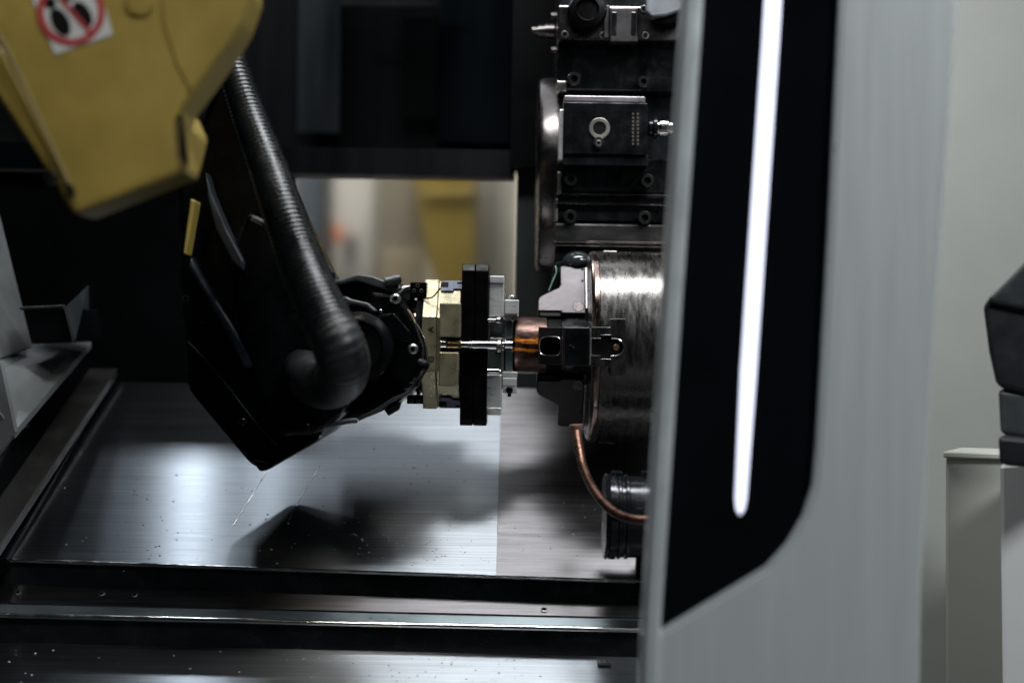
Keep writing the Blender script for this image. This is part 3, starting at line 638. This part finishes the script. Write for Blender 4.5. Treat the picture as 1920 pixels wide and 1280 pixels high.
wire([(352, 640), (400, 690), (470, 780), (520, 835)], 1.619, .0012, M['edgegrey'], 'casting_seam')

# ---------------------------------------------------------------- tool turret
TD = 1.86
TU = empty('tool_turret', W(1140, 240, TD), 'dark oily tool turret stacked above the chuck', 'tool turret')
obj('turret_disc', lathe([(xw(1001, 2.0), 0), (xw(1001, 2.0), .128), (xw(1004, 2.0), .136), (xw(1010, 2.0), .1385), (xw(1040, 2.0), .1385), (xw(1042, 2.0), 0)], (0, 2.0, W(1020, 332, 2.0).z), (1, 0, 0), 96), M['brown_steel'], TU, True)
obj('turret_core', pbox(1046, -200, 1330, 500, TD + .03, .20, .004), M['steel_dark'], TU)
# indexing faces, one per station, each a bevelled plate
obj('station_plate', pbox(1046, 76, 1330, 172, TD, .05, .003), M['holder'], TU)
obj('station_plate', pbox(1050, 296, 1330, 362, TD - .005, .05, .003), M['holder'], TU)
obj('station_plate', pbox(1041, 366, 1330, 416, TD - .002, .05, .003), M['steel_dark'], TU)
obj('station_plate', pbox(1038, 420, 1330, 457, TD - .012, .05, .003), mat('oily_mid_steel', (.16, .155, .15), .25, .9, .5, 30, (.3, 1, 1)), TU)
obj('station_plate', pbox(1040, 464, 1100, 512, TD - .002, .05, .003), M['steel_dark'], TU)
for x0, y0, x1, y1 in ((1044, 152, 1062, 171), (1045, 322, 1053, 362), (1040, 372, 1046, 415)): obj('edge_strip', pbox(x0, y0, x1, y1, TD - .008, .02, .001), M['steel'], TU)
for y in (366, 385, 457, 463): obj('plate_edge', pbox(1042, y - 1.5, 1330, y, TD - .013, .01, .0003), M['brown_steel'], TU)
for px_, py_, rr in ((1076, 150, 13), (1206, 155, 11), (1070, 337, 13), (1213, 340, 13), (1069, 407, 13), (1208, 409, 13)):
    screw('black', px_, py_, TD - .012, rr, TU)
bm = bmesh.new()
bmesh.ops.create_uvsphere(bm, u_segments=32, v_segments=16, radius=1, matrix=Matrix.Translation(W(1082, 492, TD - .012)) @ Matrix.Diagonal((.020, .02, .015, 1)))
obj('coolant_dome', bm, mat('wet_grey_plastic', (.02, .024, .027), .15), TU, True)
# bracket with greenish edge beside the upper jaw
obj('nozzle_bracket', ppoly([(1040, 492), (1062, 488), (1096, 500), (1052, 512), (1046, 540), (1036, 545), (1032, 535)], TD - .015, .03, .002), M['steel_dark'], TU)
wire_ = lambda pts, d, rr, m, nm, par: obj(nm, tube(spline([W(x, y, d) for x, y in pts]), rr, 8), m, par, True)
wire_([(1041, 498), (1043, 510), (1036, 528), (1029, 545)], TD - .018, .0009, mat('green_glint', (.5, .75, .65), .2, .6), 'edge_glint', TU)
screw('ring', 1054, 506, TD - .016, 5, TU)

# tool holder blocks mounted on the turret
HD = TD - .045
TH = empty('tool_holder', W(1136, 240, HD), 'square dark block with a ringed bore, mounted midway up the turret', 'tool holder', 'tool holders on the turret')
obj('block', pbox(1056, 192, 1215, 290, HD, .06, .0015), M['holder'], TH)
obj('top_ledge', pbox(1058, 180, 1210, 191.5, HD + .006, .05, .0012), mat('lilac_grey_steel', (.34, .31, .33), .35, .8, .3, 30), TH)
obj('base_flange', pbox(1048, 205, 1056, 300, HD + .012, .05, .001), M['steel_light'], TH)
obj('lower_flange', pbox(1056, 291, 1216, 310, HD + .006, .05, .001), M['steel_dark'], TH)
c = W(1124, 241, HD)
obj('bore_ring', lathe([(0, 20 * U), (.0015, 20 * U), (.002, 19 * U), (.002, 13 * U), (.001, 12 * U), (-.0, 11.5 * U)], c, (0, -1, 0), 48), mat('grey_ring', (.30, .285, .25), .35, .8), TH, True)
obj('bore', lathe([(0, 11.8 * U), (.0006, 11.8 * U), (.0006, 0)], c, (0, -1, 0), 32), M['ink_shade'], TH)  # flat black disc paints the dark of the bore
screw('ring', 1122, 269, HD, 11, TH, name='washer').data = SM['black']
screw('cap', 1122, 269, HD - .005, 6, TH)
for k, (dx, rr) in enumerate(((0, 16), (8, 21), (16, 14), (20, 18), (24, 18), (28, 18), (32, 18), (38, 12))):
    obj('spindle_ring', lathe([(0, 0), (0, rr * .94 * U), (1 * U, rr * U), ((3 if dx < 38 and dx > 15 else 7) * U, rr * U), ((4 if dx < 38 and dx > 15 else 8) * U, rr * .94 * U), (9 * U, 0)], W(1216 + dx, 240, HD + .03), (1, 0, 0), 32), M['chrome'] if dx > 15 else M['steel_dark'], TH, True)
# stamped rows on the block
bm = bmesh.new()
for row in range(2):
    for k in range(9): boxbm(W(1187 + row * 9, 214 + k * 7, HD - .0001), (4 * U, .0004, 4.5 * U), 0, bm)
obj('stamped_marks', bm, mat('faint_etch', (.035, .028, .022), .5), TH, kind='stuff')
T2 = empty('tool_holder', W(1150, 60, TD - .03), 'pale steel tool holder with round black knobs at the top edge', 'tool holder', 'tool holders on the turret')
d2 = TD - .03
obj('block', pbox(1046, 12, 1330, 76, d2, .06, .002), M['brown_steel'], T2)
obj('cover_strip', pbox(1132, 10, 1143, 72, d2 - .004, .01, .001), M['jaw'], T2)
ibar = [(1143, 14), (1196, 14), (1196, 80), (1143, 80)]
obj('slide', ppoly(ibar, d2 - .008, .02, .002), M['jaw'], T2)
for x0, x1 in ((1146, 1157), (1183, 1193)): obj('slide_groove', pbox(x0, 22, x1, 68, d2 - .0085, .004, .0015), M['holder'], T2)
for px_, py_ in ((1059, 65), (1130, 67), (1210, 67), (1207, 17)): screw('ring', px_, py_, d2 - .001, 7, T2)
obj('black_knob', lathe([(0, 36 * U), (.03, 37 * U), (.036, 33 * U), (.038, 22 * U), (.034, 18 * U), (.034, 0)], W(1099, 30, d2 + .01), (0, -1, 0), 40), M['black'], T2, True)
obj('black_knob', lathe([(0, 36 * U), (.02, 36 * U), (.026, 30 * U), (.026, 0)], W(1250, 22, d2), (0, -1, 0), 40), M['black'], T2, True)
obj('grey_lever', ppoly([(1212, -20), (1284, -30), (1284, 18), (1250, 30), (1222, 33), (1212, 22)], d2 - .035, .02, .003), mat('grey_lever_plastic', (.13, .14, .155), .5, 0, .3), T2)
nz = empty('coolant_nozzle', W(1010, 60, 2.0), 'small blurred steel fitting left of the turret top', 'fitting')
for k, (xa, xb, rr, py_) in enumerate(((988, 1000, 9, 58), (1000, 1012, 13, 58), (1012, 1030, 16, 58), (1024, 1034, 8, 30), (1026, 1033, 7, 94))):
    obj('fitting_ring', lathe([(xw(xa, 2.0), 0), (xw(xa, 2.0), rr * U), (xw(xb, 2.0), rr * U), (xw(xb, 2.0), 0)], (0, 2.0, W(1010, py_, 2.0).z), (1, 0, 0), 24), M['brown_steel'], nz, True)

# ---------------------------------------------------------------- copper coolant pipe and lower housing
CP = empty('coolant_pipe', W(1190, 975, 1.52), 'bent copper tube with flared end curving below the chuck', 'pipe')
pth = spline([W(x, y, d) for x, y, d in ((1081, 806, 1.66), (1085, 835, 1.64), (1095, 880, 1.61), (1118, 925, 1.57), (1150, 958, 1.54), (1190, 973, 1.52), (1240, 972, 1.51), (1290, 960, 1.5))], 10)
obj('tube', tube(pth, lambda t_: .0059 - .001 * min(1, t_ * 3), 20), M['copper'], CP, True)
obj('flared_end', lathe([(0, .0068), (.006, .0085), (.0075, .0082), (.0075, .005), (.002, .004), (.002, 0)], W(1081, 807, 1.66), (-.1, 0, 1), 24), mat('pink_copper', (.45, .27, .22), .4, .7), CP, True)
LH = empty('hose_coupling', W(1180, 970, 1.62), 'black ribbed cylindrical coupling with clamps below the chuck behind the copper tube', 'coupling')
dd = 1.62; zc = W(1180, 968, dd).z; k_ = dd / F
prof = [(1137, 0), (1137, 78), (1141, 81), (1144, 78), (1152, 76), (1160, 76), (1162, 79), (1166, 79), (1168, 76), (1174, 76), (1176, 79), (1180, 79), (1182, 76), (1330, 76), (1330, 0)]
obj('housing', lathe([(xw(a, dd), b * k_) for a, b in prof], (0, dd, zc), (1, 0, 0), 64), M['steel_dark'], LH, True)
obj('clamp_band', lathe([(xw(a, dd), b * k_) for a, b in ((1146, 76), (1146, 80), (1157, 80), (1157, 76))], (0, dd, zc), (1, 0, 0), 64), M['holder'], LH, True)
for x0 in (1148, 1158, 1206): obj('clamp_bolt', pbox(x0, 884, x0 + 9, 896, dd - .01, .02, .001), M['steel_dark'], LH)
obj('label_frame', tube([W(x, y, dd - 77 * k_) for x, y in ((1192, 938), (1206, 938), (1206, 952), (1192, 952), (1192, 938))], .0004, 6), M['rail'], LH)
LV = empty('black_lever', W(1200, 1100, 1.66), 'slim black lever with white tip hanging beside the door edge', 'lever')
obj('lever_bar', ppoly([(1196, 1000), (1214, 990), (1240, 990), (1240, 1112), (1196, 1112), (1192, 1100)], 1.66, .02, .003), M['black'], LV)
bm = bmesh.new(); bmesh.ops.create_uvsphere(bm, u_segments=16, v_segments=10, radius=.0035, matrix=Matrix.Translation(W(1208, 992, 1.65)))
obj('tip', bm, M['white'], LV, True)

# ---------------------------------------------------------------- sliding door with black panel and light strip
DR = empty('machine_door', W(1400, 1280, 1.22), 'silver machine door with black glossy panel and glowing light strip', 'machine door')
dx = 1.22
outer = [(1296, -160), (1809, -160), (1745, 760), (1728, 1100), (1722, 1460), (1196, 1460), (1205, 1200)]
# frame as one piece with the opening for the black panel
inner = [(1560, -160), (1566, 60), (1548, 420), (1526, 830), (1519, 905), (1500, 962), (1470, 1010), (1432, 1052), (1238, 1178)]
fr = [(1645, -1400), (1889, -1400), (1745, 760), (1728, 1100), (1722, 1460), (1200, 1460), (1212, 1192), (1240, 1188), (1442, 1066), (1482, 1020), (1512, 966), (1530, 908), (1537, 830), (1560, 420), (1576, 60)]
obj('door_frame', ppoly(fr, dx, .05, .003, 3), M['silver'], DR)
obj('black_panel', ppoly([(1390, -1400), (1645, -1400), (1575, 60), (1559, 420), (1536, 830), (1529, 908), (1511, 966), (1481, 1020), (1441, 1066), (1232, 1190), (1216, 1190)], dx + .008, .03, .001), M['glass'], DR)
obj('panel_edge', tube([W(x, y, dx + .003) for x, y in [(1643, -1400), (1574, 60), (1557, 420), (1534, 830), (1527, 908), (1508, 966), (1478, 1018), (1438, 1063), (1236, 1186)]], .0022, 10), M['trim'], DR, True)
# edge trim facing the opening: rounded bar
tp = [W(1312, -160, dx), W(1298, 60, dx), W(1222, 1195, dx), W(1204, 1460, dx)]
q0 = [(1289, -160), (1333, -160), (1316, 60), (1238, 1185), (1212, 1460), (1180, 1460), (1200, 1195), (1275, 60)]
obj('edge_trim', ppoly([(1371, -1400), (1411, -1400), (1317, 60), (1281, 560), (1240, 1185), (1232, 1460), (1196, 1460), (1204, 1195), (1243, 560), (1277, 60)], dx - .004, .03, .006, 4), M['trim'], DR)
ls = [(1516, -1400), (1547, -1400), (1462, 60), (1418, 700), (1400, 935), (1396, 955), (1388, 966), (1381, 955), (1379, 935), (1389, 700), (1431, 60)]
obj('light_strip', ppoly(ls, dx + .0055, .01, .0008), M['led'], DR)

# right side: wall, post, cabinet, black handle
struct('room_wall', boxbm((1.9, 2.0, 1.3), (3.0, .03, 3.4)), M['wall'])
r = empty('cream_post', W(1820, 1280, 1.75), 'cream rectangular post in front of the wall, lower right', 'post')
obj('post_body', prism([W(*a, 1.75) for a in [(1772, 856), (1890, 862), (1890, 1500), (1772, 1500)]], .08, .004, 2, (.6, 1, 0)), M['cream'], r)
obj('post_cap', prism([W(*a, 1.742) for a in [(1768, 846), (1900, 850), (1900, 862), (1768, 858)]], .09, .002, 2, (.6, 1, 0)), M['cream'], r)
r = empty('white_cabinet', W(1900, 1280, 1.62), 'off-white cabinet cut by the lower right corner', 'cabinet')
obj('cabinet_body', prism([W(*a, 1.62) for a in [(1872, 868), (1990, 860), (1990, 1500), (1880, 1500)]], .25, .006, 2, (.8, 1, 0)), M['offwhite'], r)
r = empty('control_box', W(1900, 870, 1.50), 'black faceted control box at the right edge above the cabinet', 'control box')
HB = mat('satin_black_plastic', (.013, .015, .017), .4, 0, .2, 30, spec=.4)
obj('housing_head', prism([W(*a, 1.50) for a in [(1838, 570), (1922, 484), (1990, 440), (1990, 760), (1866, 728), (1850, 660)]], .12, .008, 3, (.9, 1, 0)), HB, r)
obj('housing_bevel', prism([W(*a, 1.492) for a in [(1841, 566), (1922, 488), (1990, 446), (1990, 560), (1930, 585)]], .02, .006, 3, (.9, 1, 0)), mat('satin_grey_plastic', (.035, .04, .042), .35), r)
obj('housing_neck', prism([W(*a, 1.506) for a in [(1868, 726), (1990, 745), (1990, 830), (1874, 816)]], .10, .006, 3, (.9, 1, 0)), mat('grey_neck', (.05, .058, .06), .4), r)
obj('housing_foot', prism([W(*a, 1.50) for a in [(1868, 814), (1990, 826), (1990, 885), (1872, 872)]], .11, .006, 3, (.9, 1, 0)), HB, r)
